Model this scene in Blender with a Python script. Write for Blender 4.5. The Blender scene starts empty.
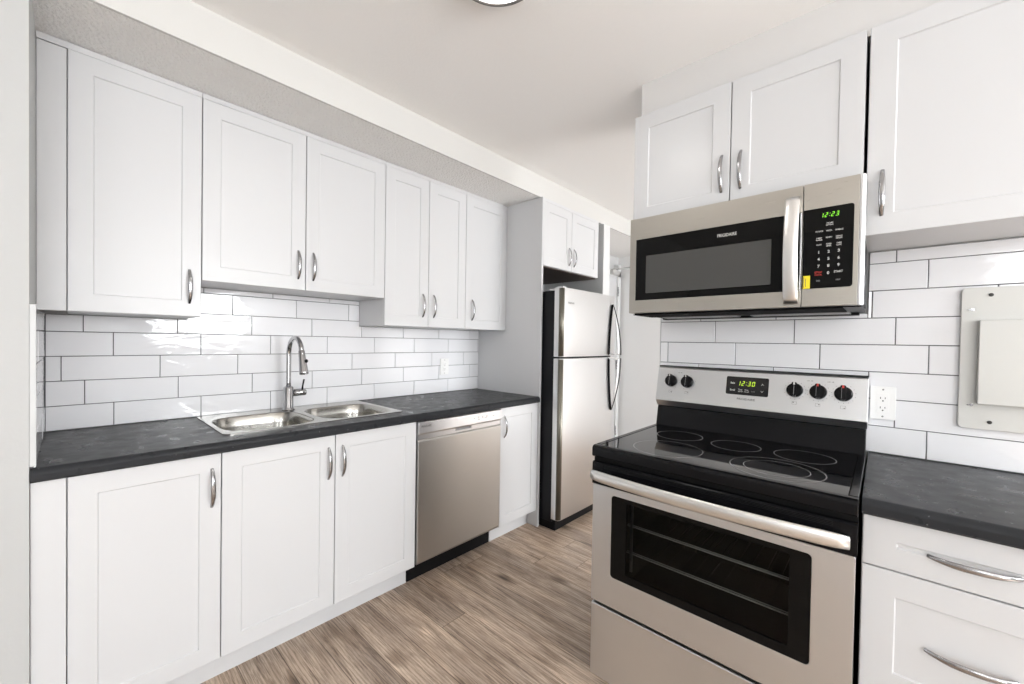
import bpy, bmesh, math, random
from mathutils import Vector, Matrix
random.seed(7)
SC = bpy.context.scene
COL = SC.collection

# ---------------------------------------------------------------- camera
def make_camera():
    a, p, r = math.radians(42.487), math.radians(-.8198), math.radians(.9361)
    F = Vector((math.cos(a)*math.cos(p), math.sin(a)*math.cos(p), math.sin(p)))
    R = Vector((math.sin(a), -math.cos(a), 0)); U = R.cross(F)
    R, U = math.cos(r)*R + math.sin(r)*U, -math.sin(r)*R + math.cos(r)*U
    cd = bpy.data.cameras.new('camera'); co = bpy.data.objects.new('camera', cd); COL.objects.link(co)
    M = Matrix((R, U, -F)).transposed().to_4x4(); M.translation = (0, 0, 1.2956)
    co.matrix_world = M
    cd.sensor_fit = 'HORIZONTAL'; cd.sensor_width = 36; cd.lens = 405.53*36/1024
    cd.shift_y = 5.27/1024; cd.clip_start = .02
    SC.camera = co
make_camera()

# ---------------------------------------------------------------- light
SC.view_settings.view_transform = 'Standard'
SC.view_settings.look = 'None'
SC.view_settings.gamma = 1
SC.view_settings.use_curve_mapping = False
SC.view_settings.exposure = 0.03

w = bpy.data.worlds.new('sky'); SC.world = w; w.use_nodes = True
w.node_tree.nodes['Background'].inputs[0].default_value = (.93, .965, 1.0, 1)
w.node_tree.nodes['Background'].inputs[1].default_value = 6.0

def area(name, loc, rot, sx, sy, power, col):
    l = bpy.data.lights.new(name, 'AREA'); l.shape = 'RECTANGLE'; l.size = sx; l.size_y = sy
    l.energy = power; l.color = col
    o = bpy.data.objects.new(name, l); COL.objects.link(o); o.location = loc; o.rotation_euler = rot
    return o
H90 = math.pi/2
# daylight in the inferred window openings; patio and hall fills are added
area('window_daylight', (1.375, -3.02, 1.72), (H90, 0, 0), 1.05, .95, 58, (.97, .985, 1.0))
area('added_rear_fill', (-.925, -3.02, 1.18), (H90, 0, 0), 1.35, 2.05, 24, (.97, .985, 1.0))  # added fill light in a made-up patio opening, brightens cabinets and ceiling
area('window_daylight', (-1.82, -1.25, 1.8), (H90, 0, -H90), 1.1, .8, 10, (.97, .985, 1.0))
area('added_hall_fill', (3.25, -3.02, 1.2), (H90, 0, 0), 1.5, 1.7, 85, (.97, .985, 1.0))  # added fill light at the unseen hall end, brightens hall and ceiling
area('lamp_light', (.864, .883, 2.39), (0, 0, 0), .22, .22, 2, (1, .98, .95))
sl = bpy.data.lights.new('added_sun', 'SUN'); sl.energy = 12; sl.angle = .01  # sun added so its floor patch bounces light up to the ceiling
so = bpy.data.objects.new('added_sun', sl); COL.objects.link(so); so.rotation_euler = (math.radians(45), 0, 0)
for loc, rz, sx, sy in (((1.375, -2.99, 1.72), 0, 1.15, 1.05), ((-.925, -2.99, 1.18), 0, 1.45, 2.15), ((-1.79, -1.25, 1.8), -H90, 1.2, .9), ((3.25, -2.99, 1.2), 0, 1.6, 1.8)):
    area('window_portal', loc, (H90, 0, rz), sx, sy, 1, (1, 1, 1)).data.cycles.is_portal = True

# ---------------------------------------------------------------- materials
def nodes(m): return m.node_tree.nodes, m.node_tree.links
def mat(name, col, rough=.5, metal=0., coat=0., spec=.5, emit=None, es=1.):
    m = bpy.data.materials.new(name); m.use_nodes = True
    b = m.node_tree.nodes['Principled BSDF']
    b.inputs['Base Color'].default_value = (*col, 1); b.inputs['Roughness'].default_value = rough
    b.inputs['Metallic'].default_value = metal; b.inputs['Coat Weight'].default_value = coat
    b.inputs['Coat Roughness'].default_value = .05
    b.inputs['Specular IOR Level'].default_value = spec
    if emit: b.inputs['Emission Color'].default_value = (*emit, 1); b.inputs['Emission Strength'].default_value = es
    return m
def objcoord(m, scale=(1, 1, 1)):
    n, l = nodes(m); t = n.new('ShaderNodeTexCoord'); mp = n.new('ShaderNodeMapping')
    mp.inputs['Scale'].default_value = scale; l.new(t.outputs['Object'], mp.inputs['Vector']); return mp.outputs[0]
def noise(m, vec, scale, detail=3, rough=.5, dist=0.):
    n, l = nodes(m); t = n.new('ShaderNodeTexNoise'); l.new(vec, t.inputs['Vector'])
    t.inputs['Scale'].default_value = scale; t.inputs['Detail'].default_value = detail
    t.inputs['Roughness'].default_value = rough; t.inputs['Distortion'].default_value = dist
    return t.outputs['Fac']
def ramp(m, fac, stops):
    n, l = nodes(m); r = n.new('ShaderNodeValToRGB'); l.new(fac, r.inputs[0]); e = r.color_ramp.elements
    while len(e) < len(stops): e.new(.5)
    for i, (p, c) in enumerate(stops):
        e[i].position = p; e[i].color = (*c, 1) if not isinstance(c, float) else (c, c, c, 1)
    return r.outputs[0]
def bump(m, h, strength, dist=.001):
    n, l = nodes(m); b = n.new('ShaderNodeBump'); b.inputs['Strength'].default_value = strength
    b.inputs['Distance'].default_value = dist; l.new(h, b.inputs['Height'])
    l.new(b.outputs[0], n['Principled BSDF'].inputs['Normal']); return b
def setin(m, name, out):
    n, l = nodes(m); l.new(out, n['Principled BSDF'].inputs[name])
def mult(m, a, b, fac=1., mode='MULTIPLY'):
    n, l = nodes(m); x = n.new('ShaderNodeMix'); x.data_type = 'RGBA'; x.blend_type = mode
    if isinstance(fac, float): x.inputs[0].default_value = fac
    else: l.new(fac, x.inputs[0])
    for s, v in ((6, a), (7, b)):
        if isinstance(v, tuple): x.inputs[s].default_value = (*v, 1)
        else: l.new(v, x.inputs[s])
    return x.outputs[2]

def m_wall(name, col, sc=60, st=.25):
    m = mat(name, col, .6); v = objcoord(m); bump(m, noise(m, v, sc, 4), st, .002 if st < .9 else .012); return m
M_WALL = m_wall('wall_paint', (.64, .645, .645))
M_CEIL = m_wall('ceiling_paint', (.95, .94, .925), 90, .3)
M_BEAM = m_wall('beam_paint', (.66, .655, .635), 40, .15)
M_POP = m_wall('textured_soffit', (.90, .89, .87), 95, 1.0)
M_CAB = mat('white_cabinet', (.635, .64, .65), .32, spec=.5)
M_GAP = mat('cabinet_interior', (.55, .55, .54), .6)
M_DARKGAP = mat('dark_gap', (.006, .006, .006), .8, spec=.1)
M_CHROME = mat('chrome', (.46, .46, .47), .08, 1.)
M_HANDLE = mat('satin_chrome_handle', (.40, .40, .41), .18, 1.)
M_BLACK = mat('black_enamel', (.006, .006, .007), .14, spec=.18)
M_BLACKM = mat('black_plastic', (.007, .007, .008), .4, spec=.15)
M_FRIDGESIDE = mat('black_textured_steel', (.008, .008, .010), .35, spec=.2)
M_GLASSB = mat('black_glass', (.004, .004, .005), .03, spec=.6)
M_WINGREY = mat('grey_microwave_screen', (.075, .075, .072), .12, spec=.15)
M_GLASSMW = mat('black_microwave_glass', (.004, .004, .004), .04, spec=.15)
M_WOODU = mat('dark_brown_board', (.07, .05, .04), .6)
M_WHITEP = mat('white_plastic', (.85, .85, .84), .3)
M_SLOT = mat('outlet_slot', (.03, .03, .03), .6)
M_PRINT = mat('white_print', (.62, .62, .60), .5)
M_PRINTG = mat('grey_print', (.25, .25, .25), .5)
M_PRINTD = mat('dark_print', (.12, .12, .12), .5)
M_RED = mat('red_print', (.55, .04, .03), .4)
M_GREEN = mat('green_display', (.02, .1, .0), .4, emit=(.32, 1., .05), es=1.1)
M_YGREEN = mat('lime_display', (.05, .1, .0), .4, emit=(.62, .9, .05), es=1.0)
M_YELLOW = mat('yellow_sticker', (.9, .72, .02), .5)
M_PANEL = m_wall('painted_metal_cover', (.60, .60, .575), 200, .1)
M_PANEL.node_tree.nodes['Principled BSDF'].inputs['Roughness'].default_value = .35
M_GROUT = mat('dark_grout', (.10, .10, .105), .8)
M_LAMP = mat('lamp_diffuser', (.9, .9, .9), .4, emit=(1, .99, .96), es=3.)
M_OLIVE = mat('painted_corner_reflection', (.20, .19, .16), .35, .9)  # dark reflection of the rounded door corner, put into the colour
M_LAMPRIM = mat('lamp_rim', (.25, .25, .25), .3, .8)
M_TRIMW = mat('white_trim', (.72, .73, .73), .3)
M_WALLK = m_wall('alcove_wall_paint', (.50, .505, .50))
M_SIDE = m_wall('alcove_side_paint', (.70, .70, .69))
M_STRIP = mat('tile_edge_strip_finish', (.56, .57, .57), .4)
M_RACK = mat('oven_rack', (.85, .85, .83), .3)
M_CAV = mat('oven_cavity', (.02, .022, .02), .5, spec=.2)
M_RING = mat('burner_ring', (.32, .32, .32), .3)

def m_steel(name, col, rough, scale, st=.04):
    m = mat(name, col, rough, 1.); v = objcoord(m, scale)
    f = noise(m, v, 1., 3, .6)
    setin(m, 'Roughness', ramp(m, f, [(.3, rough-.05), (.7, rough+.07)])); bump(m, f, st, .001); return m
M_STEEL = m_steel('brushed_steel', (.69, .70, .71), .36, (900, 14, 900))
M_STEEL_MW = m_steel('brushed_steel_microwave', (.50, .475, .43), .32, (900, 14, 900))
M_STEELX = m_steel('brushed_steel_dishwasher', (.53, .52, .50), .33, (14, 900, 900))
M_STEELF = m_steel('brushed_steel_refrigerator', (.70, .70, .70), .34, (14, 900, 900))
M_STEELL = mat('light_steel_trim', (.66, .66, .67), .30, 1.)
M_HSTEEL = mat('smooth_handle_steel', (.80, .79, .77), .34, 1.)
M_SINK = m_steel('sink_steel', (.44, .43, .40), .20, (60, 60, 400), .02)

def m_tile():
    m = mat('glossy_white_tile', (.80, .805, .825), .04, spec=.55)
    v = objcoord(m, (.55, .55, 1.5)); f = noise(m, v, 15, 3, .5, .8); bump(m, f, .36, .004)
    return m
M_TILE = m_tile()
def m_counter():
    m = mat('slate_laminate', (.05, .052, .056), .36, spec=.12)
    v = objcoord(m)
    base = ramp(m, noise(m, v, 7, 6, .65), [(.25, (.022, .023, .025)), (.75, (.032, .0335, .037))])
    sp = ramp(m, noise(m, v, 75, 2, .5), [(.72, 0.), (.80, 1.)])
    setin(m, 'Base Color', mult(m, base, (.30, .31, .32), sp, 'MIX'))
    setin(m, 'Roughness', ramp(m, noise(m, v, 20, 4), [(.3, .25), (.7, .38)]))
    bump(m, noise(m, v, 120, 2), .1, .001)
    return m
M_COUNTER = m_counter()
def m_floor():
    m = mat('wood_look_plank', (.3, .25, .2), .42); n, l = nodes(m)
    t = n.new('ShaderNodeTexCoord'); sp = n.new('ShaderNodeSeparateXYZ'); l.new(t.outputs['Object'], sp.inputs[0])
    def mth(op, a, b=None):
        x = n.new('ShaderNodeMath'); x.operation = op
        for i, v in enumerate((a, b)):
            if v is None: continue
            if isinstance(v, (int, float)): x.inputs[i].default_value = v
            else: l.new(v, x.inputs[i])
        return x.outputs[0]
    W, L = .138, 1.5
    xs = mth('DIVIDE', mth('ADD', sp.outputs[0], 10*W - 1.136), W)
    row = mth('FLOOR', xs); fx = mth('FRACT', xs)
    wn = n.new('ShaderNodeTexWhiteNoise'); wn.noise_dimensions = '1D'; l.new(row, wn.inputs['W'])
    ys = mth('ADD', mth('DIVIDE', sp.outputs[1], L), mth('MULTIPLY', wn.outputs['Value'], 7.3))
    pl = mth('FLOOR', ys); fy = mth('FRACT', ys)
    wn2 = n.new('ShaderNodeTexWhiteNoise'); wn2.noise_dimensions = '2D'
    cb = n.new('ShaderNodeCombineXYZ'); l.new(row, cb.inputs[0]); l.new(pl, cb.inputs[1]); l.new(cb.outputs[0], wn2.inputs['Vector'])
    # grain coordinates, shifted per plank
    gc = n.new('ShaderNodeCombineXYZ')
    l.new(mth('ADD', sp.outputs[0], mth('MULTIPLY', wn2.outputs['Value'], 31.)), gc.inputs[0])
    l.new(mth('ADD', sp.outputs[1], mth('MULTIPLY', wn2.outputs['Value'], 17.)), gc.inputs[1])
    mp = n.new('ShaderNodeMapping'); mp.inputs['Scale'].default_value = (1, .07, 1); l.new(gc.outputs[0], mp.inputs[0])
    g1 = noise(m, mp.outputs[0], 34, 10, .72, 1.0)
    mp2 = n.new('ShaderNodeMapping'); mp2.inputs['Scale'].default_value = (1, .03, 1); l.new(gc.outputs[0], mp2.inputs[0])
    g2 = noise(m, mp2.outputs[0], 210, 5, .7, .6)
    mp3 = n.new('ShaderNodeMapping'); mp3.inputs['Scale'].default_value = (1, .35, 1); l.new(gc.outputs[0], mp3.inputs[0])
    g3 = noise(m, mp3.outputs[0], 7, 3, .5, .5)
    c = ramp(m, g1, [(.30, (.15, .105, .075)), (.42, (.36, .275, .21)), (.54, (.52, .42, .335)), (.70, (.72, .61, .50))])
    wv = n.new('ShaderNodeTexWave'); wv.wave_type = 'BANDS'; wv.bands_direction = 'X'; wv.inputs['Scale'].default_value = 26
    wv.inputs['Distortion'].default_value = 5; wv.inputs['Detail'].default_value = 4; wv.inputs['Detail Scale'].default_value = 1.6; wv.inputs['Detail Roughness'].default_value = .65
    mp5 = n.new('ShaderNodeMapping'); mp5.inputs['Scale'].default_value = (1, .12, 1); l.new(gc.outputs[0], mp5.inputs[0]); l.new(mp5.outputs[0], wv.inputs['Vector'])
    c = mult(m, c, ramp(m, wv.outputs['Fac'], [(.02, (.50, .46, .43)), (.30, (.92, .91, .90)), (.8, (1.08, 1.08, 1.08))]), .5)
    c = mult(m, c, ramp(m, g2, [(.36, (.42, .38, .35)), (.47, (1.04, 1.04, 1.04))]), .9)
    c = mult(m, c, ramp(m, g3, [(.3, (.72, .70, .70)), (.6, (1.1, 1.08, 1.05))]), .8)
    # knots
    vo = n.new('ShaderNodeTexVoronoi'); mp4 = n.new('ShaderNodeMapping'); mp4.inputs['Scale'].default_value = (1, .42, 1)
    l.new(gc.outputs[0], mp4.inputs[0]); l.new(mp4.outputs[0], vo.inputs['Vector']); vo.inputs['Scale'].default_value = 6.5
    vo.inputs['Randomness'].default_value = 1.
    kd = mth('ADD', vo.outputs['Distance'], mth('MULTIPLY', g1, .12))
    c = mult(m, c, ramp(m, kd, [(.13, (.20, .16, .13)), (.19, (.50, .45, .41)), (.32, (1., 1., 1.))]), .9)
    tint = ramp(m, wn2.outputs['Value'], [(0., (.80, .79, .79)), (1., (1.14, 1.12, 1.1))])
    c = mult(m, c, tint, 1.)
    ex = mth('MULTIPLY', mth('MINIMUM', fx, mth('SUBTRACT', 1., fx)), W)
    ey = mth('MULTIPLY', mth('MINIMUM', fy, mth('SUBTRACT', 1., fy)), L)
    seam = mth('MINIMUM', ex, ey)
    c = mult(m, c, ramp(m, mth('MULTIPLY', seam, 100.), [(.05, (.22, .18, .15)), (.22, (1., 1., 1.))]), .9)
    setin(m, 'Base Color', c)
    bump(m, mth('ADD', g2, g1), .12, .001)
    return m
M_FLOOR = m_floor()
def m_ovenglass():
    m = bpy.data.materials.new('tinted_oven_glass'); m.use_nodes = True; n, l = nodes(m); n.clear()
    o = n.new('ShaderNodeOutputMaterial'); mx = n.new('ShaderNodeMixShader'); tr = n.new('ShaderNodeBsdfTransparent')
    tr.inputs[0].default_value = (.62, .63, .62, 1); gl = n.new('ShaderNodeBsdfGlossy'); gl.inputs['Roughness'].default_value = .03
    fr = n.new('ShaderNodeFresnel'); fr.inputs['IOR'].default_value = 1.22
    l.new(fr.outputs[0], mx.inputs[0]); l.new(tr.outputs[0], mx.inputs[1]); l.new(gl.outputs[0], mx.inputs[2]); l.new(mx.outputs[0], o.inputs[0])
    return m
M_OGLASS = m_ovenglass()
def m_glass():
    m = bpy.data.materials.new('window_glass'); m.use_nodes = True; n, l = nodes(m); n.clear()
    o = n.new('ShaderNodeOutputMaterial'); mx = n.new('ShaderNodeMixShader'); tr = n.new('ShaderNodeBsdfTransparent')
    gl = n.new('ShaderNodeBsdfGlossy'); gl.inputs['Roughness'].default_value = .0
    mx.inputs[0].default_value = .05
    l.new(tr.outputs[0], mx.inputs[1]); l.new(gl.outputs[0], mx.inputs[2]); l.new(mx.outputs[0], o.inputs[0])
    return m
M_GLASS = m_glass()

# ---------------------------------------------------------------- mesh helpers
class Fr:
    """a local frame: origin + a*u + b*v + c*n"""
    def __init__(s, o, u, v, n): s.o, s.u, s.v, s.n = map(Vector, (o, u, v, n))
    def __call__(s, a, b, c=0.): return s.o + a*s.u + b*s.v + c*s.n
def FL(x, y, z): return Fr((x, y, z), (1, 0, 0), (0, 0, 1), (0, -1, 0))      # face looking to -Y, u runs right in the picture
def FR(x, y, z): return Fr((x, y, z), (0, -1, 0), (0, 0, 1), (-1, 0, 0))     # face looking to -X, u runs right in the picture
FT = lambda x, y, z: Fr((x, y, z), (1, 0, 0), (0, 1, 0), (0, 0, 1))

class MB:
    def __init__(s): s.v = []; s.f = []; s.sm = []
    def add(s, vs, fs, smooth=False):
        k = len(s.v); s.v += [Vector(p) for p in vs]
        for f in fs: s.f.append([k+i for i in f]); s.sm.append(smooth)
        return s
    def box(s, x0, x1, y0, y1, z0, z1):
        vs = [(x, y, z) for x in (x0, x1) for y in (y0, y1) for z in (z0, z1)]
        return s.add(vs, [(0, 1, 3, 2), (4, 6, 7, 5), (0, 4, 5, 1), (2, 3, 7, 6), (0, 2, 6, 4), (1, 5, 7, 3)])
    def fbox(s, fr, a0, a1, b0, b1, c0, c1):
        vs = [fr(a, b, c) for a in (a0, a1) for b in (b0, b1) for c in (c0, c1)]
        return s.add(vs, [(0, 1, 3, 2), (4, 6, 7, 5), (0, 4, 5, 1), (2, 3, 7, 6), (0, 2, 6, 4), (1, 5, 7, 3)])
    def prism(s, fr, pts, c0, c1, smooth=False):
        """2D polygon pts in (u,v), extruded along n"""
        n = len(pts); vs = [fr(a, b, c0) for a, b in pts] + [fr(a, b, c1) for a, b in pts]
        s.add(vs, [list(range(n))[::-1], list(range(n, 2*n))])
        k = len(s.v) - 2*n
        for i in range(n): s.f.append([k+i, k+(i+1) % n, k+n+(i+1) % n, k+n+i]); s.sm.append(smooth)
        return s
    def rings(s, rings, cap0=True, cap1=True, smooth=True, closed=True):
        n = len(rings[0]); k = len(s.v)
        for r in rings: s.v += [Vector(p) for p in r]
        for j in range(len(rings)-1):
            for i in range(n if closed else n-1):
                s.f.append([k+j*n+i, k+j*n+(i+1) % n, k+(j+1)*n+(i+1) % n, k+(j+1)*n+i]); s.sm.append(smooth)
        if cap0: s.f.append([k+i for i in range(n)][::-1]); s.sm.append(False)
        if cap1: s.f.append([k+(len(rings)-1)*n+i for i in range(n)]); s.sm.append(False)
        return s
    def lathe(s, c, axis, prof, seg=32, cap0=True, cap1=True):
        """prof: (radius, height along axis)"""
        ax = Vector(axis).normalized(); t = Vector((0, 0, 1)) if abs(ax.z) < .9 else Vector((1, 0, 0))
        u = ax.cross(t).normalized(); v = ax.cross(u); c = Vector(c)
        rs = [[c + ax*h + (u*math.cos(2*math.pi*i/seg) + v*math.sin(2*math.pi*i/seg))*r for i in range(seg)] for r, h in prof]
        return s.rings(rs, cap0, cap1)
    def sweep(s, pts, side, ra, rb, seg=12):
        """elliptic tube along planar path; side = constant vector out of the path plane; ra along side, rb in plane"""
        side = Vector(side).normalized(); pts = [Vector(p) for p in pts]; rs = []
        for i, p in enumerate(pts):
            t = (pts[min(i+1, len(pts)-1)] - pts[max(i-1, 0)]).normalized(); nn = side.cross(t).normalized()
            A = ra[i] if isinstance(ra, list) else ra; B = rb[i] if isinstance(rb, list) else rb
            rs.append([p + side*A*math.cos(2*math.pi*k/seg) + nn*B*math.sin(2*math.pi*k/seg) for k in range(seg)])
        return s.rings(rs)
    def text(s, txt, fr, size, w=None, align='CENTER', depth=.0004, shear=0.):
        cu = bpy.data.curves.new('t', 'FONT'); cu.body = txt; cu.size = size; cu.align_x = align; cu.align_y = 'CENTER'
        cu.resolution_u = 2; cu.shear = shear; cu.offset = size*.012
        o = bpy.data.objects.new('t', cu); COL.objects.link(o)
        bpy.context.view_layer.update()
        me = bpy.data.meshes.new_from_object(o.evaluated_get(bpy.context.evaluated_depsgraph_get()))
        xs = [v.co.x for v in me.vertices] or [0, 1]; k = 1.
        if w: k = w/(max(xs)-min(xs))
        s.add([fr(v.co.x*k, v.co.y, depth) for v in me.vertices], [list(p.vertices) for p in me.polygons])
        bpy.data.objects.remove(o); bpy.data.curves.remove(cu); bpy.data.meshes.remove(me)
        return s
    def build(s, name, m, parent=None, bevel=0., seg=2, recalc=True, angle=35):
        off = Vector(parent.get('_o', (0, 0, 0))) if parent else Vector((0, 0, 0))
        me = bpy.data.meshes.new(name); me.from_pydata([tuple(v-off) for v in s.v], [], s.f)
        for p, sm in zip(me.polygons, s.sm): p.use_smooth = sm
        if recalc:
            b = bmesh.new(); b.from_mesh(me); bmesh.ops.recalc_face_normals(b, faces=b.faces); b.to_mesh(me); b.free()
        me.materials.append(m); o = bpy.data.objects.new(name, me); COL.objects.link(o)
        if parent: o.parent = parent; o['_o'] = tuple(off)
        if bevel:
            bm = o.modifiers.new('bevel', 'BEVEL'); bm.width = bevel; bm.segments = seg
            bm.limit_method = 'ANGLE'; bm.angle_limit = math.radians(angle)
            wn = o.modifiers.new('wn', 'WEIGHTED_NORMAL') if False else None
        return o
def thing(name, loc, label, cat, group=None):
    o = bpy.data.objects.new(name, None); COL.objects.link(o); o.location = loc; o.empty_display_size = .05
    o['_o'] = tuple(loc); o['label'] = label; o['category'] = cat
    if group: o['group'] = group
    return o
def tag(o, label, cat, group=None):
    o['label'] = label; o['category'] = cat
    if group: o['group'] = group
    return o
def struct(o): o['kind'] = 'structure'; return o

def rrect(a0, a1, b0, b1, r, n=5):
    pts = []
    for cx, cy, t0 in ((a1-r, b0+r, -90), (a1-r, b1-r, 0), (a0+r, b1-r, 90), (a0+r, b0+r, 180)):
        for i in range(n+1):
            t = math.radians(t0 + 90*i/n); pts.append((cx+r*math.cos(t), cy+r*math.sin(t)))
    return pts

def shaker(mb, fr, w, h, t=.019, fw=.062, rec=.0045, fh=None):
    """door or drawer front with a recessed flat panel; fr origin = bottom left of the front face"""
    fh = fh or fw; e = .003
    R = lambda a, b, c: [fr(a, b, c), fr(w-a, b, c), fr(w-a, h-b, c), fr(a, h-b, c)]
    ch = .0015
    vs = R(0, 0, -t) + R(0, 0, -ch) + R(ch, ch, 0) + R(fw, fh, 0) + R(fw+e, fh+e, -rec)
    fs = [(3, 2, 1, 0)]
    for k in range(4):
        for i in range(4):
            j = (i+1) % 4; fs.append((k*4+i, k*4+j, k*4+4+j, k*4+4+i))
    fs.append((16, 17, 18, 19)); mb.add(vs, fs)

def bow_handle(name, p0, p1, out, parent, depth=.024, ra=.0068, m=None):
    p0, p1, out = Vector(p0), Vector(p1), Vector(out); N = 28
    side = (p1-p0).cross(out).normalized(); pts = []; A = []; B = []
    for i in range(N+1):
        s_ = i/N; e = (1-math.cos(math.pi*s_))/2
        d = depth*(max(0, 1-abs(2*e-1)**3.2))*(.82+.18*math.sin(math.pi*e)) if 0 < i < N else 0
        pts.append(p0.lerp(p1, e) + out*d)
        A.append(ra*(.75+.4*math.sin(math.pi*e))); B.append(.0036)
    return MB().sweep(pts, side, A, B, 10).build(name, m or M_HANDLE, parent)

# ---------------------------------------------------------------- key dimensions (metres)
W = 2.398      # back wall behind the sink run
S = 1.984      # wall behind the range
XW = -.076     # side wall of the sink alcove
CEIL = 2.4475; SOF = 2.303; BEAM = 1.779
RY0, WALLEND = -3.0, .815
LX = -1.8
HX, HY = 4.38, 2.33

# ---------------------------------------------------------------- the room
struct(MB().box(LX, HX+.1, RY0, W+.1, -.1, 0).build('floor', M_FLOOR))
struct(MB().box(LX, HX+.1, RY0, BEAM, CEIL, CEIL+.1).build('ceiling', M_CEIL))
# dropped ceiling band over the sink run: plain front face, textured underside
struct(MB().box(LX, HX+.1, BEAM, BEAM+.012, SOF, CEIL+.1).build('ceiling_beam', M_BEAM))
struct(MB().box(LX, 3.05, BEAM+.012, W+.1, SOF, CEIL+.1).build('ceiling_soffit', M_POP))
struct(MB().box(3.05, HX+.1, BEAM+.012, W+.1, SOF, CEIL+.1).build('ceiling_hall', M_CEIL))
struct(MB().box(XW, 3.06, W, W+.1, 0, SOF).build('wall_back', M_WALL))
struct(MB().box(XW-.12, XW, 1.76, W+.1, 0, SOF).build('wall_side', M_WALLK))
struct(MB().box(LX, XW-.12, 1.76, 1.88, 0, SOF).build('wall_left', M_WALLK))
struct(MB().box(S, S+.12, RY0, WALLEND, 0, CEIL).build('wall_right', M_WALL))
struct(MB().box(3.055, 3.16, 1.765, W, 0, SOF).build('wall_stub', M_TRIMW))
struct(MB().box(3.16, HX, HY, HY+.1, 0, SOF).build('wall_hall_side', M_WALL))
struct(MB().box(HX, HX+.1, RY0, HY+.1, 0, CEIL).build('wall_hall_end', m_wall('hall_paint', (.9, .9, .9))))
# living side walls with window openings
def holed_wall(name, fr, w, h, a0, a1, b0, b1, s0=0, t=.12):
    m = MB()
    if s0: m.fbox(fr, 0, .15, 0, h, -t, 0).fbox(fr, .15, s0, 0, .1, -t, 0).fbox(fr, .15, s0, 2.25, h, -t, 0)
    m.fbox(fr, s0, a0, 0, h, -t, 0).fbox(fr, a1, w, 0, h, -t, 0).fbox(fr, a0, a1, 0, b0, -t, 0).fbox(fr, a0, a1, b1, h, -t, 0)
    struct(m.build(name, M_WALL))
def window(name, fr, a0, a1, b0, b1):
    m = MB(); f = .045
    m.fbox(fr, a0, a1, b0, b0+f, -.11, -.05).fbox(fr, a0, a1, b1-f, b1, -.11, -.05)
    m.fbox(fr, a0, a0+f, b0+f, b1-f, -.11, -.05).fbox(fr, a1-f, a1, b0+f, b1-f, -.11, -.05)
    mid = (a0+a1)/2; m.fbox(fr, mid-.02, mid+.02, b0+f, b1-f, -.11, -.05)
    o = struct(m.build(name, M_TRIMW))
    p = MB().fbox(fr, a0+f, mid-.02, b0+f, b1-f, -.083, -.078).fbox(fr, mid+.02, a1-f, b0+f, b1-f, -.083, -.078)
    struct(p.build('window_pane', M_GLASS, o))
fb = Fr((LX, RY0, 0), (1, 0, 0), (0, 0, 1), (0, 1, 0))
holed_wall('wall_living', fb, S-LX, CEIL, 2.6, 3.75, 1.2, 2.25, 1.6); window('window_1', fb, 2.6, 3.75, 1.2, 2.25); window('added_window_3', fb, .15, 1.6, .1, 2.25)  # the low patio-size window is made up to let in fill light
fl = Fr((LX, RY0, 0), (0, 1, 0), (0, 0, 1), (1, 0, 0))
holed_wall('wall_living_left', fl, 1.88-RY0, CEIL, 1.15, 2.35, 1.35, 2.25); window('window_2', fl, 1.15, 2.35, 1.35, 2.25)
fh_ = Fr((S+.12, RY0, 0), (1, 0, 0), (0, 0, 1), (0, 1, 0))
holed_wall('wall_hall_near', fh_, HX-S-.12, CEIL, .35, 1.95, .3, 2.1); window('added_window_4', fh_, .35, 1.95, .3, 2.1)  # unseen hall window, added to carry the fill light and sun
# soffit above the right-hand wall cabinets
struct(MB().box(1.723, S, -1.2, .8186, 2.288, CEIL).build('wall_soffit_right', m_wall('soffit_paint', (.68, .67, .66), 90, .3)))

# hall door at the far end of the side wall, with closer and hinges
dr = struct(MB().box(3.35, 4.27, HY-.045, HY-.004, .01, 2.14).build('door_1', M_CAB, None, .002))
jm = struct(MB().box(4.27, 4.335, HY-.06, HY-.001, 0, 2.20).box(3.29, 3.35, HY-.06, HY-.001, 0, 2.20).box(3.29, 4.335, HY-.06, HY-.001, 2.06, 2.12).build('door_frame', M_TRIMW, None, .002))
hm = MB()
for z in (.28, 1.04, 1.88):
    hm = MB()
    for k in range(3): hm.lathe((4.268, HY-.064, z-.045+.035*k), (0, 0, 1), [(.007, 0), (.007, .036)], 10)
    struct(hm.build('door_hinge', M_HANDLE, dr))
cl = MB().box(4.08, 4.24, HY-.10, HY-.047, 2.065, 2.115)
struct(cl.build('door_closer', mat('closer_grey', (.55, .55, .54), .4, .3), dr, .006))
ar = MB().sweep([(4.13, HY-.10, 2.125), (4.22, HY-.24, 2.13)], (0, 0, 1), .007, .012, 8).sweep([(4.22, HY-.24, 2.145), (4.30, HY-.05, 2.155)], (0, 0, 1), .007, .012, 8)
ar.lathe((4.13, HY-.09, 2.11), (0, 0, 1), [(.014, 0), (.014, .03)], 12).lathe((4.22, HY-.24, 2.12), (0, 0, 1), [(.012, 0), (.012, .035)], 12)
struct(ar.build('door_closer_arm', bpy.data.materials['closer_grey'], dr))

# ceiling lamp
lt = thing('ceiling_lamp', (.864, .883, CEIL), 'round flush white lit disc lamp with a thin dark rim on the ceiling', 'ceiling light')
MB().lathe((.864, .883, CEIL), (0, 0, -1), [(.136, 0), (.140, .012), (.140, .034), (.134, .038), (.128, .036), (.128, .0)], 64).build('rim', M_LAMPRIM, lt)
MB().lathe((.864, .883, CEIL), (0, 0, -1), [(.127, .004), (.127, .034), (.10, .041), (.05, .045), (.003, .046)], 64).build('diffuser', M_LAMP, lt)

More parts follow.
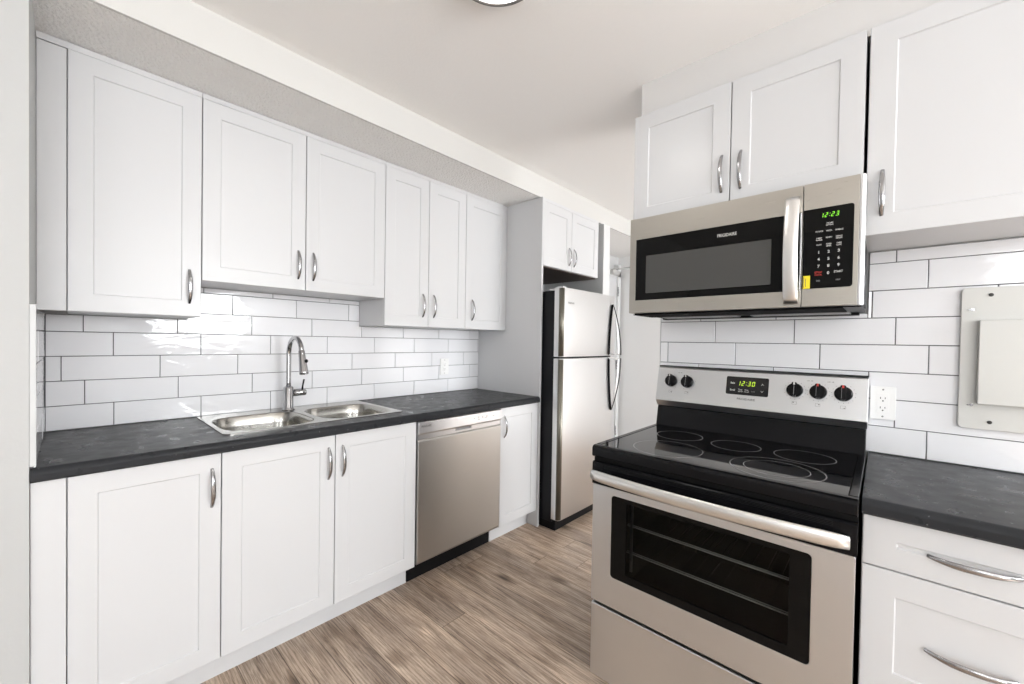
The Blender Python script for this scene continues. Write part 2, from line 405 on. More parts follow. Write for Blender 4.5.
# ---------------------------------------------------------------- tiles
def tile_field(mb, fr, a0, a1, rows, L=.2965, g=.0028, th=.008):
    """rows: (b0, b1, joint offset)"""
    for b0, b1, off in rows:
        k = math.floor((a0-off)/L)
        while off + k*L < a1:
            u0, u1 = max(a0, off+k*L), min(a1, off+(k+1)*L); k += 1
            if u1-u0 < .004: continue
            if u0 > a0: u0 += g/2
            if u1 < a1: u1 -= g/2
            c0, c1 = b0+g/2, b1-g/2; ch = .0012
            t = [random.uniform(-.0007, .0007) for _ in range(3)]
            h = lambda x, y: th + t[0] + t[1]*((x-u0)/(u1-u0)-.5)*2 + t[2]*((y-c0)/(c1-c0)-.5)*1.2
            vs = [fr(u0, c0, 0), fr(u1, c0, 0), fr(u1, c1, 0), fr(u0, c1, 0)]
            vs += [fr(x, y, h(x, y)-ch) for x, y in ((u0, c0), (u1, c0), (u1, c1), (u0, c1))]
            vs += [fr(x, y, h(x, y)) for x, y in ((u0+ch, c0+ch), (u1-ch, c0+ch), (u1-ch, c1-ch), (u0+ch, c1-ch))]
            mb.add(vs, [(0, 1, 5, 4), (1, 2, 6, 5), (2, 3, 7, 6), (3, 0, 4, 7), (4, 5, 9, 8), (5, 6, 10, 9), (6, 7, 11, 10), (7, 4, 8, 11), (8, 9, 10, 11)])
ZR = [.9155, 1.012, 1.110, 1.208, 1.306, 1.404, 1.502]
offL = [.127, .042, -.022, .125, .038, -.045, .135]
bs = thing('tile_backsplash', (1.0, W, .914), 'glossy white running bond tile backsplash with dark grout behind the double sink', 'backsplash')
fw = FL(0, W-.003, 0)
tb = MB()
tile_field(tb, fw, XW+.014, 2.2105, [(ZR[i], ZR[i+1], offL[i]) for i in range(4)])
for a_, b_, t_ in ((XW+.014, .3705, 1.374), (.3705, 1.208, ZR[5]), (1.208, 2.2105, 1.374)): tile_field(tb, fw, a_, b_, [(ZR[4], t_, offL[4])])
tile_field(tb, fw, .372, 1.2068, [ (ZR[5], ZR[6], offL[5]), (ZR[6], 1.5275, offL[6])])
tb.build('tile', M_TILE, bs, recalc=False)
MB().box(XW+.002, 2.2105, W-.0062, W-.0005, .9145, 1.374).box(.372, 1.2068, W-.0062, W-.0005, 1.374, 1.5275).build('grout', M_GROUT, bs)
ss = thing('tile_backsplash', (XW, 2.07, .914), 'narrow white tile return on the side wall at the left end of the counter', 'backsplash')
fs_ = Fr((XW+.004, 1.765, 0), (0, 1, 0), (0, 0, 1), (1, 0, 0))
tb = MB(); tile_field(tb, fs_, 0, W-1.765-.008, [(ZR[i], min(ZR[i+1], 1.374), .15+.1*(i % 3)) for i in range(5)])
tb.build('tile', M_TILE, ss, recalc=False)
MB().box(XW+.0005, XW+.0082, 1.764, W-.009, .9155, 1.374).build('grout', M_GROUT, ss)
MB().box(XW+.0005, XW+.013, 1.757, 1.7635, .921, 1.378).build('edge_strip', M_STRIP, ss, .001)
rs = thing('tile_backsplash', (S, .3, .914), 'white tile backsplash with dark grout behind the range and the metal cover', 'backsplash')
offR = [.115, .034, -.038, .114, .030, -.034, .107, .027]
fr_ = FR(S-.003, 0, 0); tb = MB()
ZRR = [.9155, 1.012, 1.110, 1.207, 1.305, 1.402, 1.500, 1.598]
# u = -y ; range side then counter side
tile_field(tb, fr_, -.812, .90, [(ZRR[i], ZRR[i+1], offR[i]) for i in range(0, 5)])
tile_field(tb, fr_, -.812, -.046, [(ZRR[5], 1.42, offR[5])])
tile_field(tb, fr_, -.044, .90, [(ZRR[5], ZRR[6], offR[5]), (ZRR[6], ZRR[7], offR[6]), (ZRR[7], 1.641, offR[7])])
tb.build('tile', M_TILE, rs, recalc=False)
MB().box(S-.0062, S-.0005, -.90, .812, .9145, 1.42).box(S-.0062, S-.0005, -.90, .044, 1.42, 1.641).build('grout', M_GROUT, rs)
MB().box(S-.0125, S-.0005, .8125, .8148, .914, 1.42).build('edge_strip', M_STEELL, rs)

# ---------------------------------------------------------------- wall cabinets, sink run
YU = 2.092; YBOX = YU+.0195
UG = 'white wall cabinets over the sink run'
def upper_left(x0, x1, z0, doors, label, filler=None, nm='wall_cabinet', yb=None, yf=None, group=UG, z1=SOF-.001, back=None, rail=False):
    """doors: list of (x0, x1, handle x or None, handle z0, handle z1)"""
    yf = yf or YU; back = back or W-.001
    t = thing(nm, ((x0+x1)/2, yf+.15, z0), label, 'cabinet', group); g = .001
    m = MB().box(x0+g, x0+.017, yf+.0195, back, z0, z1-.001).box(x1-.017, x1-g, yf+.0195, back, z0, z1-.001)
    m.box(x0+.017, x1-.017, yf+.0195, back, z0, z0+.016).box(x0+.017, x1-.017, yf+.0195, back, z1-.018, z1-.001).box(x0+.017, x1-.017, back-.006, back-.001, z0+.016, z1-.018)
    m.build('carcass', M_CAB, t)
    a = filler if filler is not None else x0
    MB().box(a+.0012, x1-g, yf, yf+.019, z1-.0222, z1-.001).build('top_strip', M_CAB, t)
    if filler is not None:
        MB().box(filler+.0012, x0-.0008, yf+.004, yf+.022, z0, z1-.024).build('filler_strip', M_CAB, t, .001)
    for a, b, hx, h0, h1 in doors:
        d = MB(); shaker(d, FL(a+.0017, yf, z0), b-a-.0034, z1-.0226-z0); d = d.build('door', M_CAB, t)
        if hx: bow_handle('handle', (hx, yf+.0005, h0), (hx, yf+.0005, h1), (0, -1, 0), d)
    return t
upper_left(-.006, .371, 1.377, [(-.006, .371, .331, 1.43, 1.566)], 'leftmost white wall cabinet above the counter, one door, next to the side wall', filler=XW)
upper_left(.371, 1.2075, 1.529, [(.371, .781, .747, 1.581, 1.717), (.781, 1.2075, .817, 1.581, 1.717)], 'shorter two-door white wall cabinet directly above the double sink')
upper_left(1.2075, 1.8095, 1.377, [(1.2075, 1.5075, 1.467, 1.437, 1.577), (1.5075, 1.8095, 1.549, 1.437, 1.577)], 'two narrow doors white wall cabinet above the dishwasher')
upper_left(1.8095, 2.211, 1.377, [(1.8095, 2.211, 1.872, 1.437, 1.577)], 'single door white wall cabinet in the corner against the tall refrigerator panel')
# cabinet over the refrigerator
ov = upper_left(2.2325, 2.966, 1.832, [(2.2325, 2.578, 2.546, 1.872, 2.005), (2.578, 2.966, 2.611, 1.872, 2.005)], 'small two-door white cabinet above the refrigerator', yf=1.7625, group=None)

MB().box(2.2345, 2.964, 1.784, W-.003, 1.826, 1.8318).build('underside_board', M_WOODU, ov)

# tall end panel beside the refrigerator
tag(MB().box(2.212, 2.2305, 1.7595, W-.001, 0, SOF-.001).build('refrigerator_side_panel', M_CAB, None, .001), 'tall white panel between the counter run and the refrigerator', 'panel')

# ---------------------------------------------------------------- base cabinets, sink run
YB = 1.770; ZB0, ZB1 = .116, .874
BG = 'white base cabinets of the sink run'
def base_left(x0, x1, doors, label, filler=None, toe_from=None):
    t = thing('base_cabinet', ((x0+x1)/2, 2.08, 0), label, 'cabinet', BG); g = .001; y1 = W-.001
    m = MB().box(x0+g, x0+.017, YB+.0195, y1, ZB0, ZB1).box(x1-.017, x1-g, YB+.0195, y1, ZB0, ZB1)
    m.box(x0+.017, x1-.017, YB+.0195, y1, ZB0, ZB0+.016).box(x0+.017, x1-.017, y1-.006, y1, ZB0+.016, ZB1)
    m.box(x0+.017, x1-.017, YB+.0195, YB+.0355, ZB1-.03, ZB1)
    m.build('carcass', M_CAB, t)
    a = filler+.001 if filler is not None else x0+.0001
    MB().box(a, x1-.0001, 1.852, 1.868, 0, ZB0-.001).build('toe_kick', M_CAB, t)
    if filler is not None: MB().box(filler+.0012, x0-.0008, YB+.004, YB+.022, ZB0, ZB1).build('filler_strip', M_CAB, t, .001)
    for a, b, hx in doors:
        d = MB(); shaker(d, FL(a+.0017, YB, ZB0+.001), b-a-.0034, ZB1-.003-ZB0); d = d.build('door', M_CAB, t)
        if hx: bow_handle('handle', (hx, YB+.0005, .682), (hx, YB+.0005, .820), (0, -1, 0), d)
    return t
base_left(-.005, .3755, [(-.005, .3755, .347)], 'leftmost white base cabinet, one door, next to the side wall', filler=XW)
base_left(.3755, 1.2127, [(.3755, .792, .763), (.792, 1.2127, .825)], 'two-door white base cabinet directly below the double sink')
base_left(1.834, 2.211, [(1.834, 2.211, 1.872)], 'single door white base cabinet right of the dishwasher')

# ---------------------------------------------------------------- worktops
def nose(y0, z0=.8745, z1=.914, r=.018, n=8):
    """front profile (y, z) of a laminate top, rounded at the top front, turned under at the bottom"""
    p = [(y0+.006, z0)]
    for i in range(n+1):
        t = math.pi + (math.pi/2)*i/n; p.append((y0+r+r*math.cos(t), z1-r-r*math.sin(t)))
    return [(y0, z0+.006)] + p[1:], p[0]
def top_prism(mb, pts, axis, c0, c1, smooth=False):
    # pts in (d, z): d = y for the left run, d = x for the right run
    if axis == 'x': mb.prism(Fr((0, 0, 0), (0, 1, 0), (0, 0, 1), (1, 0, 0)), pts, c0, c1)
    else: mb.prism(Fr((0, 0, 0), (1, 0, 0), (0, 0, 1), (0, 1, 0)), pts, c0, c1)
pf, p0 = nose(1.752)
tagm = MB()
HX0, HX1, HY0, HY1 = .411, 1.189, 1.876, 2.345
front = [p0] + pf + [(HY0, .914), (HY0, .8745)]
yb_ = W-.0075
XC0, XC1 = XW+.0015, 2.211
full = [p0] + pf + [(yb_, .914), (yb_, .8745)]
top_prism(tagm, full, 'x', XC0, HX0); top_prism(tagm, full, 'x', HX1, XC1)
top_prism(tagm, front, 'x', HX0, HX1)
tagm.box(HX0, HX1, HY1, yb_, .8745, .914)
for f in range(len(tagm.sm)): tagm.sm[f] = False
ct = tagm.build('countertop', M_COUNTER)
tag(ct, 'long dark slate-look laminate countertop holding the double sink', 'countertop')
q = [(d, z) for d, z in nose(1.352)[0]]; qf = [nose(1.352)[1]] + q + [(S-.0075, .914), (S-.0075, .8745)]
tm = MB(); top_prism(tm, qf, 'y', -.362, .0315)
tag(tm.build('countertop', M_COUNTER), 'short dark slate-look laminate countertop right of the range', 'countertop')

# ---------------------------------------------------------------- sink and faucet
sk = thing('double_sink', (.8, 2.12, .914), 'stainless steel double bowl drop-in sink set in the dark countertop', 'sink')
def sink_mesh():
    b = bmesh.new(); o = Vector((.8, 2.12, .914))
    def loop(pts, z): return [b.verts.new(Vector((x, y, z))-o) for x, y in pts]
    def edges(vs): return [b.edges.new((vs[i], vs[(i+1) % len(vs)])) for i in range(len(vs))]
    outer = rrect(.402, 1.198, 1.866, 2.376, .022, 5); zt = .9185
    L0 = loop(outer, .9145); L1 = loop(outer, zt-.001); L2 = loop(rrect(.408, 1.192, 1.872, 2.370, .018, 5), zt)
    for A, B in ((L0, L1), (L1, L2)):
        for i in range(len(A)): b.faces.new((A[i], A[(i+1) % len(A)], B[(i+1) % len(A)], B[i]))
    ed = [b.edges.get((L2[i], L2[(i+1) % len(L2)])) for i in range(len(L2))]
    def sup(cx, cy, rx, ry, p, n=56, rear=1.):
        out = []
        for i in range(n):
            t = 2*math.pi*i/n; c, s_ = math.cos(t), math.sin(t)
            out.append((cx+rx*math.copysign(abs(c)**(2/p), c), cy+ry*math.copysign(abs(s_)**(2/p), s_)))
        return out
    bowls = []
    for cx in (.600, .991):
        r0 = loop(sup(cx, 2.074, .182, .192, 3.8), zt); ed += edges(r0); bowls.append((cx, r0))
    res = bmesh.ops.triangle_fill(b, use_beauty=True, use_dissolve=False, edges=ed)
    smooth = []
    for cx, r0 in bowls:
        prev = r0
        for dr_, dz, p in ((.004, .002, 4.2), (.008, .008, 4.2), (.013, .05, 4.2), (.02, .12, 4.), (.032, .15, 3.8), (.055, .163, 3.5), (.10, .168, 3.), (.15, .171, 2.3)):
            r = loop(sup(cx, 2.074, .182-dr_, .192-dr_, p), zt-dz)
            for i in range(len(r)): smooth.append(b.faces.new((prev[i], prev[(i+1) % len(r)], r[(i+1) % len(r)], r[i])))
            prev = r
        b.faces.new(prev)
    bmesh.ops.recalc_face_normals(b, faces=b.faces)
    for f in smooth: f.smooth = True
    me = bpy.data.meshes.new('basin'); b.to_mesh(me); b.free(); me.materials.append(M_SINK)
    ob = bpy.data.objects.new('basin', me); COL.objects.link(ob); ob.parent = sk; ob['_o'] = sk['_o']
sink_mesh()
for cx in (.600, .991):
    MB().lathe((cx, 2.075, .9185-.1705), (0, 0, 1), [(.045, 0), (.045, .002), (.034, .003), (.030, .0005)], 28).build('drain', M_CHROME, sk)

fc = thing('kitchen_faucet', (.788, 2.305, .9185), 'tall chrome gooseneck pull-down faucet behind the double sink', 'faucet')
fx, fy, fz = .778, 2.300, .9192
MB().lathe((fx, fy, fz), (0, 0, 1), [(.031, 0), (.031, .004), (.026, .008), (.0235, .012), (.0235, .115), (.020, .120), (.0125, .124)], 36).build('base_body', M_CHROME, fc)
nk = [(fx, fy, fz+.12+.0212*i) for i in range(9)]; zc = nk[-1][2]; R_ = .088
for i in range(1, 15):
    t = math.pi*i/14*.94; nk.append((fx, fy-R_+R_*math.cos(t), zc+R_*math.sin(t)))
MB().sweep(nk, (1, 0, 0), .0115, .0115, 20).build('neck', M_CHROME, fc)
e = Vector(nk[-1]); dv = (Vector(nk[-1])-Vector(nk[-2])).normalized()
sp = MB().lathe(e-dv*.01, dv, [(.0125, 0), (.0145, .004), (.0155, .03), (.018, .07), (.021, .11), (.0215, .118), (.019, .122)], 28).build('spray_head', M_CHROME, fc)
bt = e + dv*.045
MB().lathe(bt+Vector((.010, -.012, 0)), (.55, -.8, .1), [(.009, -.002), (.009, .006), (.006, .009)], 16).build('button', M_BLACKM, sp)
lv = MB().lathe((fx+.020, fy, fz+.085), (1, 0, 0), [(.017, 0), (.017, .062), (.015, .066)], 28).build('handle_hub', M_CHROME, fc)
MB().sweep([(fx+.068, fy, fz+.092), (fx+.071, fy+.001, fz+.12), (fx+.078, fy+.002, fz+.155)], (0, 1, 0), [.006, .005, .006], [.0055, .004, .004], 12).build('lever', M_BLACKM, fc)

# ---------------------------------------------------------------- dishwasher
dw = thing('dishwasher', (1.524, 2.08, 0), 'stainless steel dishwasher with light control strip, between two white base cabinets', 'dishwasher')
X0, X1 = 1.2165, 1.8275
MB().box(X0+.004, X1-.004, YB+.012, W-.02, .1255, .868).build('tub_housing', M_BLACKM, dw)
MB().prism(Fr((0, 0, 0), (0, 1, 0), (0, 0, 1), (1, 0, 0)), [(1.782, .126), (1.764, .126), (1.758, .14), (1.758, .768), (1.766, .776), (1.782, .776)], X0, X1).build('door_panel', M_STEELX, dw, .002)
# control strip with a pocket grip underneath
MB().prism(Fr((0, 0, 0), (0, 1, 0), (0, 0, 1), (1, 0, 0)), [(1.782, .806), (1.7565, .803), (1.7525, .812), (1.7545, .866), (1.759, .871), (1.782, .871)], X0, X1).build('control_panel', M_STEELL, dw, .001)
gp = MB().box(X0, 1.468, 1.766, 1.782, .7765, .8055).box(1.588, X1, 1.766, 1.782, .7765, .8055).box(1.468, 1.588, 1.766, 1.782, .7765, .786).build('grip_ledge', M_STEELL, dw)
MB().box(1.4685, 1.5875, 1.774, 1.7815, .7862, .8055).build('pocket_recess', M_PRINTG, dw)
MB().box(X0+.002, X1-.002, 1.850, 1.862, .002, .1255).build('toe_kick', M_BLACKM, dw)
fd = Fr((0, 1.7532, 0), (1, 0, 0), (0, -.04, 1), (0, -1, -.04)); fd.o = fd.o + Vector((0, 0, 0))
def dwf(a, b, c=0): return Vector((a, 1.7525+(b-.812)*.037-.0006-c, b))
class _F:
    def __init__(s, a0, b0): s.a0, s.b0 = a0, b0
    def __call__(s, a, b, c=0): return dwf(s.a0+a, s.b0+b, c)
MB().text('FRIGIDAIRE', _F(1.262, .846), .015, .062).build('logo_text', M_PRINTD, dw, recalc=False)
ic = MB()
for i, (a, b, wd) in enumerate([(1.60, .845, .010), (1.632, .85, .012), (1.634, .835, .016), (1.665, .848, .010), (1.69, .838, .018), (1.70, .85, .01), (1.756, .843, .016)]):
    for k in range(1+(i % 2)):
        b0 = b-.004-k*.006
        ic.add([_F(a-wd/2, b0)(0, 0), _F(a-wd/2, b0)(wd, 0), _F(a-wd/2, b0)(wd, .0022), _F(a-wd/2, b0)(0, .0022)], [(0, 1, 2, 3)])
ic.build('control_marks', M_PRINTD, dw, recalc=False)

# ---------------------------------------------------------------- refrigerator
fg = thing('refrigerator', (2.61, 2.0, 0), 'top-freezer refrigerator with stainless doors and black sides, beside the tall white panel', 'refrigerator')
MB().box(2.244, 2.972, 1.665, 2.36, .055, 1.650).build('body', M_FRIDGESIDE, fg, .004)
MB().box(2.25, 2.966, 1.635, 2.34, .0, .0545).box(2.25, 2.966, 1.635, 1.66, .0545, .076).build('base_grille', M_BLACKM, fg, .003)
def fdoor(z0, z1):
    pts = [(2.238, 1.662), (2.238, 1.622)]
    r = .026
    for i in range(7):
        t = math.pi + (math.pi/2)*i/6; pts.append((2.238+r+r*math.cos(t), 1.624+r*math.sin(t)-.0))
    n0 = len(pts)
    for i in range(1, 8): pts.append((2.264+(2.952-2.264)*i/8, 1.598-.006*math.sin(math.pi*i/8)))
    for i in range(7):
        t = -math.pi/2 + (math.pi/2)*i/6; pts.append((2.952+r*math.cos(t), 1.624+r*math.sin(t)))
    pts += [(2.978, 1.662)]
    m = MB().prism(FT(0, 0, 0), pts, z0, z1, smooth=True)
    d = m.build('door', M_STEELF, fg, .004, angle=60)
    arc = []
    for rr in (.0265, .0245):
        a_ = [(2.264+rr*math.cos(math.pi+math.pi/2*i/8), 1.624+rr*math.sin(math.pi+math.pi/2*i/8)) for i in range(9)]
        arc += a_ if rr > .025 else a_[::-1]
    MB().prism(FT(0, 0, 0), arc, z0+.004, z1-.004, smooth=True).build('corner_reflection_strip', M_OLIVE, d)  # strip added to paint the dark reflection on the rounded corner
    return d
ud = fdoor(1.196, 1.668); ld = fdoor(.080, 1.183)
MB().box(2.245, 2.965, 1.632, 1.664, 1.1845, 1.1945).build('door_gasket', M_BLACKM, fg)
MB().box(2.25, 2.33, 1.62, 1.72, 1.6505, 1.662).box(2.262, 2.30, 1.61, 1.66, 1.668, 1.678).build('hinge_cover', M_STEELL, fg, .003)
MB().text('FRIGIDAIRE', FL(2.338, 1.5935, 1.566), .016, .075).build('logo_text', M_PRINTD, ud, recalc=False)
def fridge_handle(zt, zb, par):
    # slim bow standing off the door: pointed far end at zt, foot at the door split zb
    N = 24; pts = []; A = []; B = []; q_ = []; e_ = []
    for i in range(N+1):
        s_ = i/N; z = zt+(zb-zt)*s_; c = math.sin(math.pi/2*s_**.85)
        pts.append((2.912+.022*c, 1.594-.050*c, z)); A.append(.003+.009*c); B.append(.004+.003*c)
        e_.append((2.914+.035*c, 1.590-.058*c, z))
        q_.append((2.908-.045*c, 1.5945-.006, z))
    h = MB().sweep(pts, (1, 0, 0), A, B, 12); h.box(2.86, 2.945, 1.538, 1.594, min(zb, zb+(zt-zb)*.02), max(zb, zb+(zt-zb)*.02))
    ho = h.build('handle', M_STEELF, par)
    MB().sweep(q_, (0, 1, 0), [.009]*(N+1), [.004+.003*math.sin(math.pi*i/N) for i in range(N+1)], 10).build('handle_grip_edge', M_BLACKM, ho)
    MB().sweep(e_, (1, 0, 0), [.003]*(N+1), [.004]*(N+1), 8).build('handle_outer_edge', M_BLACKM, ho)
fridge_handle(1.600, 1.203, ud); fridge_handle(.765, 1.176, ld)

# ---------------------------------------------------------------- range
rg = thing('range', (1.65, .4165, 0), 'freestanding stainless and black electric range with glass cooktop and five knobs', 'range')
Y0, Y1 = .037, .797
FX = lambda: None
# body: hollow carcass so that the oven cavity shows through the door glass
bd = MB().box(1.372, 1.955, Y0+.003, Y0+.02, .05, .868).box(1.372, 1.955, Y1-.02, Y1-.003, .05, .868)
bd.box(1.93, 1.955, Y0+.02, Y1-.02, .05, .868).box(1.372, 1.93, Y0+.02, Y1-.02, .05, .07).box(1.372, 1.93, Y0+.02, Y1-.02, .852, .868)
bd.build('body', M_BLACKM, rg, .001)
fp = MB()
for x, y in ((1.42, Y0+.05), (1.42, Y1-.05), (1.90, Y0+.05), (1.90, Y1-.05)): MB().lathe((x, y, 0), (0, 0, 1), [(.018, 0), (.018, .012), (.010, .014), (.010, .05)], 16).build('levelling_foot', M_BLACKM, rg)
cv = MB().box(1.38, 1.86, .118, .128, .37, .80).box(1.38, 1.86, .706, .716, .37, .80).box(1.86, 1.87, .118, .716, .37, .80).box(1.38, 1.86, .128, .706, .37, .38).box(1.38, 1.86, .128, .706, .79, .80)
cv.build('oven_cavity', M_CAV, rg)
for z in (.509, .612):
    r = MB()
    for x, q4 in ((1.42, .0026), (1.432, .0016)): r.sweep([(x, .135, z), (x, .70, z)], (0, 0, 1), q4, q4, 8)
    ro = r.build('oven_rack', M_RACK, rg); r = MB()
    for i in range(13): r.sweep([(1.42, .15+.045*i, z-.003), (1.84, .15+.045*i, z-.003)], (0, 0, 1), .0014, .0014, 6)
    r.sweep([(1.84, .135, z), (1.84, .70, z)], (0, 0, 1), .002, .002, 8)
    r.build('rack_wires', M_CAV, ro)
MB().box(1.385, 1.392, .66, .668, .46, .735).build('door_seal_edge', M_STEELL, rg)
# cooktop: black rim with lowered glass
tp = MB()
rim = [(1.329, .871), (1.323, .876), (1.323, .904), (1.328, .911), (1.336, .914), (1.352, .914), (1.357, .9105), (1.357, .871)]
tp.prism(Fr((0, 0, 0), (1, 0, 0), (0, 0, 1), (0, 1, 0)), rim, Y0, Y1)
for a, b in ((Y0, Y0+.021), (Y1-.021, Y1)): tp.box(1.357, 1.90, a, b, .871, .914)
tp.box(1.357, 1.90, Y0+.021, Y1-.021, .871, .909)
tp.build('cooktop_rim', M_BLACK, rg, .0025)
gl = MB().box(1.3575, 1.885, Y0+.022, Y1-.022, .9095, .9125).build('cooktop_glass', M_GLASSB, rg)
def ring(x, y, r, w_=.0011):
    m = MB(); rs_ = [[Vector((x+(r+d)*math.cos(2*math.pi*i/72), y+(r+d)*math.sin(2*math.pi*i/72), .9129)) for i in range(72)] for d in (-w_, w_)]
    m.rings(rs_, False, False, False); m.build('burner_ring', M_RING, gl)
for x, y, r in ((1.728, .622, .088), (1.482, .577, .118), (1.712, .407, .083), (1.490, .240, .126), (1.492, .240, .088), (1.722, .195, .088)): ring(x, y, r)
# backguard
P = lambda pts: pts
FY = Fr((0, 0, 0), (1, 0, 0), (0, 0, 1), (0, 1, 0))
MB().prism(FY, [(1.898, .9135), (1.912, .985), (1.916, 1.002), (1.965, 1.002), (1.965, .88), (1.905, .88)], Y0+.002, Y1-.002).build('backguard_base', M_BLACK, rg, .002)
bgp = [(1.912, 1.004), (1.8915, 1.032), (1.925, 1.182), (1.934, 1.189), (1.965, 1.189), (1.965, 1.006)]
MB().prism(FY, bgp, Y0-.001, Y1+.001).build('backguard', M_STEEL, rg, .0015)
MB().prism(FY, [(1.930, 1.1895), (1.9655, 1.1895), (1.9655, 1.192), (1.936, 1.192)], Y0-.001, Y1+.001).build('backguard_top_edge', M_BLACKM, rg)
dvx = Vector((1.925-1.892, 0, 1.182-1.034)).normalized(); nrm = Vector((-dvx.z, 0, dvx.x))
FB = Fr(Vector((1.892, 0, 1.034)) - dvx*(1.034/dvx.z)*0, (0, -1, 0), dvx, nrm)
def FBat(y, z): k = (z-1.034)/dvx.z; return Fr(Vector((1.892, y, 1.034)) + dvx*k, (0, -1, 0), dvx, nrm)
f0 = FBat(.417, 1.124)
dp = MB().prism(f0, rrect(-.078, .078, -.038, .038, .006), .0002, .003).build('display_panel', M_GLASSB, rg)
SEG = {'0': 'abcdef', '1': 'bc', '2': 'abged', '3': 'abgcd', '4': 'fgbc', '5': 'afgcd', '6': 'afgedc', '7': 'abc', '8': 'abcdefg', '9': 'abcdfg'}
def digits(mb, fr, txt, h, c):
    w_ = h*.52; t = h*.13; x = 0; sh = .12; adv = h*.80
    total = sum(adv if ch != ':' else adv*.45 for ch in txt) ; x = -total/2
    def quad(a0, a1, b0, b1): mb.add([fr(a+sh*b, b, c) for a, b in ((a0, b0), (a1, b0), (a1, b1), (a0, b1))], [(0, 1, 2, 3)])
    for ch in txt:
        if ch == ':':
            quad(x+.02*h, x+.02*h+t, h*.22, h*.22+t); quad(x+.02*h, x+.02*h+t, -h*.22-t, -h*.22); x += adv*.45; continue
        H_ = h/2
        segs = {'a': (x+t, x+w_-t*0, H_-t, H_), 'd': (x, x+w_-t, -H_, -H_+t), 'g': (x+t, x+w_-t, -t/2, t/2),
                'f': (x, x+t, t/3, H_-t/2), 'b': (x+w_-t, x+w_, t/3, H_-t/2), 'e': (x, x+t, -H_+t/2, -t/3), 'c': (x+w_-t, x+w_, -H_+t/2, -t/3)}
        for k in SEG[ch]: quad(*segs[k])
        x += adv
cd_ = MB(); digits(cd_, FBat(.417, 1.134), '12:30', .0195, .0033); cd_.build('clock_digits', M_YGREEN, dp, recalc=False)
lg = MB()
lg.text('Bake', FBat(.470, 1.134), .011, .017, depth=.0033).text('Broil', FBat(.470, 1.105), .011, .018, depth=.0033)
lg.text('Timer', FBat(.440, 1.108), .009, .016, depth=.0033).text('set-off', FBat(.440, 1.101), .007, .018, depth=.0033)
lg.text('Oven', FBat(.417, 1.108), .008, .014, depth=.0033).text('cancel', FBat(.417, 1.101), .007, .017, depth=.0033)
for b, s_ in ((1.134, 1), (1.106, -1)):
    f = FBat(.361, b); lg.add([f(-.005, -.003*s_, .0033), f(-.0035, -.003*s_, .0033), f(0, .0015*s_, .0033), f(.0035, -.003*s_, .0033), f(.005, -.003*s_, .0033), f(0, .004*s_, .0033)], [(0, 1, 2, 5), (5, 2, 3, 4)])
lg.build('display_legend', M_PRINT, dp, recalc=False)
lg = MB().text('Lock', FBat(.393, 1.104), .007, .013, depth=.0033); lg.build('display_legend', M_PRINTG, dp, recalc=False)
MB().text('FRIGIDAIRE', FBat(.418, 1.070), .012, .066, depth=.0006).build('logo_text', M_PRINTD, rg, recalc=False)
for i, y in enumerate((.731, .658, .251, .178, .104)):
    f = FBat(y, 1.123); k = MB()
    k.lathe(f(0, 0, .0005), f.n, [(.0265, 0), (.0275, .004), (.0265, .013), (.0225, .017), (.0215, .0175)], 36)
    k.prism(Fr(f(0, 0, 0), f.u, f.v, f.n), rrect(-.0085, .0085, -.0255, .0285, .005, 4), .010, .031)
    ko = k.build('knob', M_BLACK, rg, .001)
    ln = MB()
    ln.fbox(f, -.0008, .0008, -.02, .015, .031, .0313) if i < 3 else ln.fbox(f, -.0045, -.0035, -.02, .02, .031, .0313)
    ln.build('knob_groove', M_PRINTG, ko)
    mk = MB().fbox(f, -.0028, .0028, .018, .028, .031, .0317)
    mk.build('knob_pointer', M_RED if i > 2 else M_PRINT, ko)
mk = MB(); dots = []
for i, y in enumerate((.731, .658, .251, .178, .104)):
    f = FBat(y, 1.123)
    for a in range(0, 360, 24 if i > 1 else 60):
        if a % 360 in range(70, 111): continue
        t = math.radians(a+8); c = (.0345*math.cos(t), .0345*math.sin(t))
        mk.fbox(f, c[0]-.0009, c[0]+.0009, c[1]-.0009, c[1]+.0009, .0002, .0005)
    g = FBat(y, 1.075)
    a0 = -.0065
    for q4 in ((-.0075, .0075, -.0055, -.0049), (-.0075, .0075, .0049, .0055), (-.0075, -.0069, -.0055, .0055), (.0069, .0075, -.0055, .0055)):
        mk.fbox(g, *q4, .0002, .0005)
    dq = {0: (.0035, -.002), 1: (.003, .002), 2: (-.0035, .002), 3: (.0035, .002), 4: (.0035, -.003)}[i]
    mk.fbox(g, dq[0]-.0018, dq[0]+.0018, dq[1]-.0018, dq[1]+.0018, .0002, .0005)
for y, z in ((.695, 1.163), (.205, 1.163), (.142, 1.163)): mk.text('LO  HI', FBat(y, z), .006, .018, depth=.0004)
mk.build('dial_marks', M_PRINTD, rg, recalc=False)
# door
fo = FR(1.331, 0, 0)   # u = -y
def fpx(y0, y1): return (-y1, -y0)
MB().fbox(fo, -Y1, -Y0, .8535, .8695, -.036, -.012).build('vent_gap', M_DARKGAP, rg)
dm = MB()
ring_o = rrect(-Y1+.003, -Y0-.003, .333, .7685, .004, 5); ring_i = rrect(-.717, -.128, .443, .743, .012, 5)
def plate_hole(mb, fr, o, i_, c0, c1):
    n = len(o)
    vs = [fr(a, b, c1) for a, b in o] + [fr(a, b, c1) for a, b in i_] + [fr(a, b, c0) for a, b in o] + [fr(a, b, c0) for a, b in i_]
    fs = []
    for k in range(n):
        j = (k+1) % n
        fs += [(k, j, n+j, n+k), (2*n+k, 3*n+k, 3*n+j, 2*n+j), (k, 2*n+k, 2*n+j, j), (n+k, n+j, 3*n+j, 3*n+k)]
    mb.add(vs, fs)
plate_hole(dm, fo, ring_o, ring_i, -.012, 0)
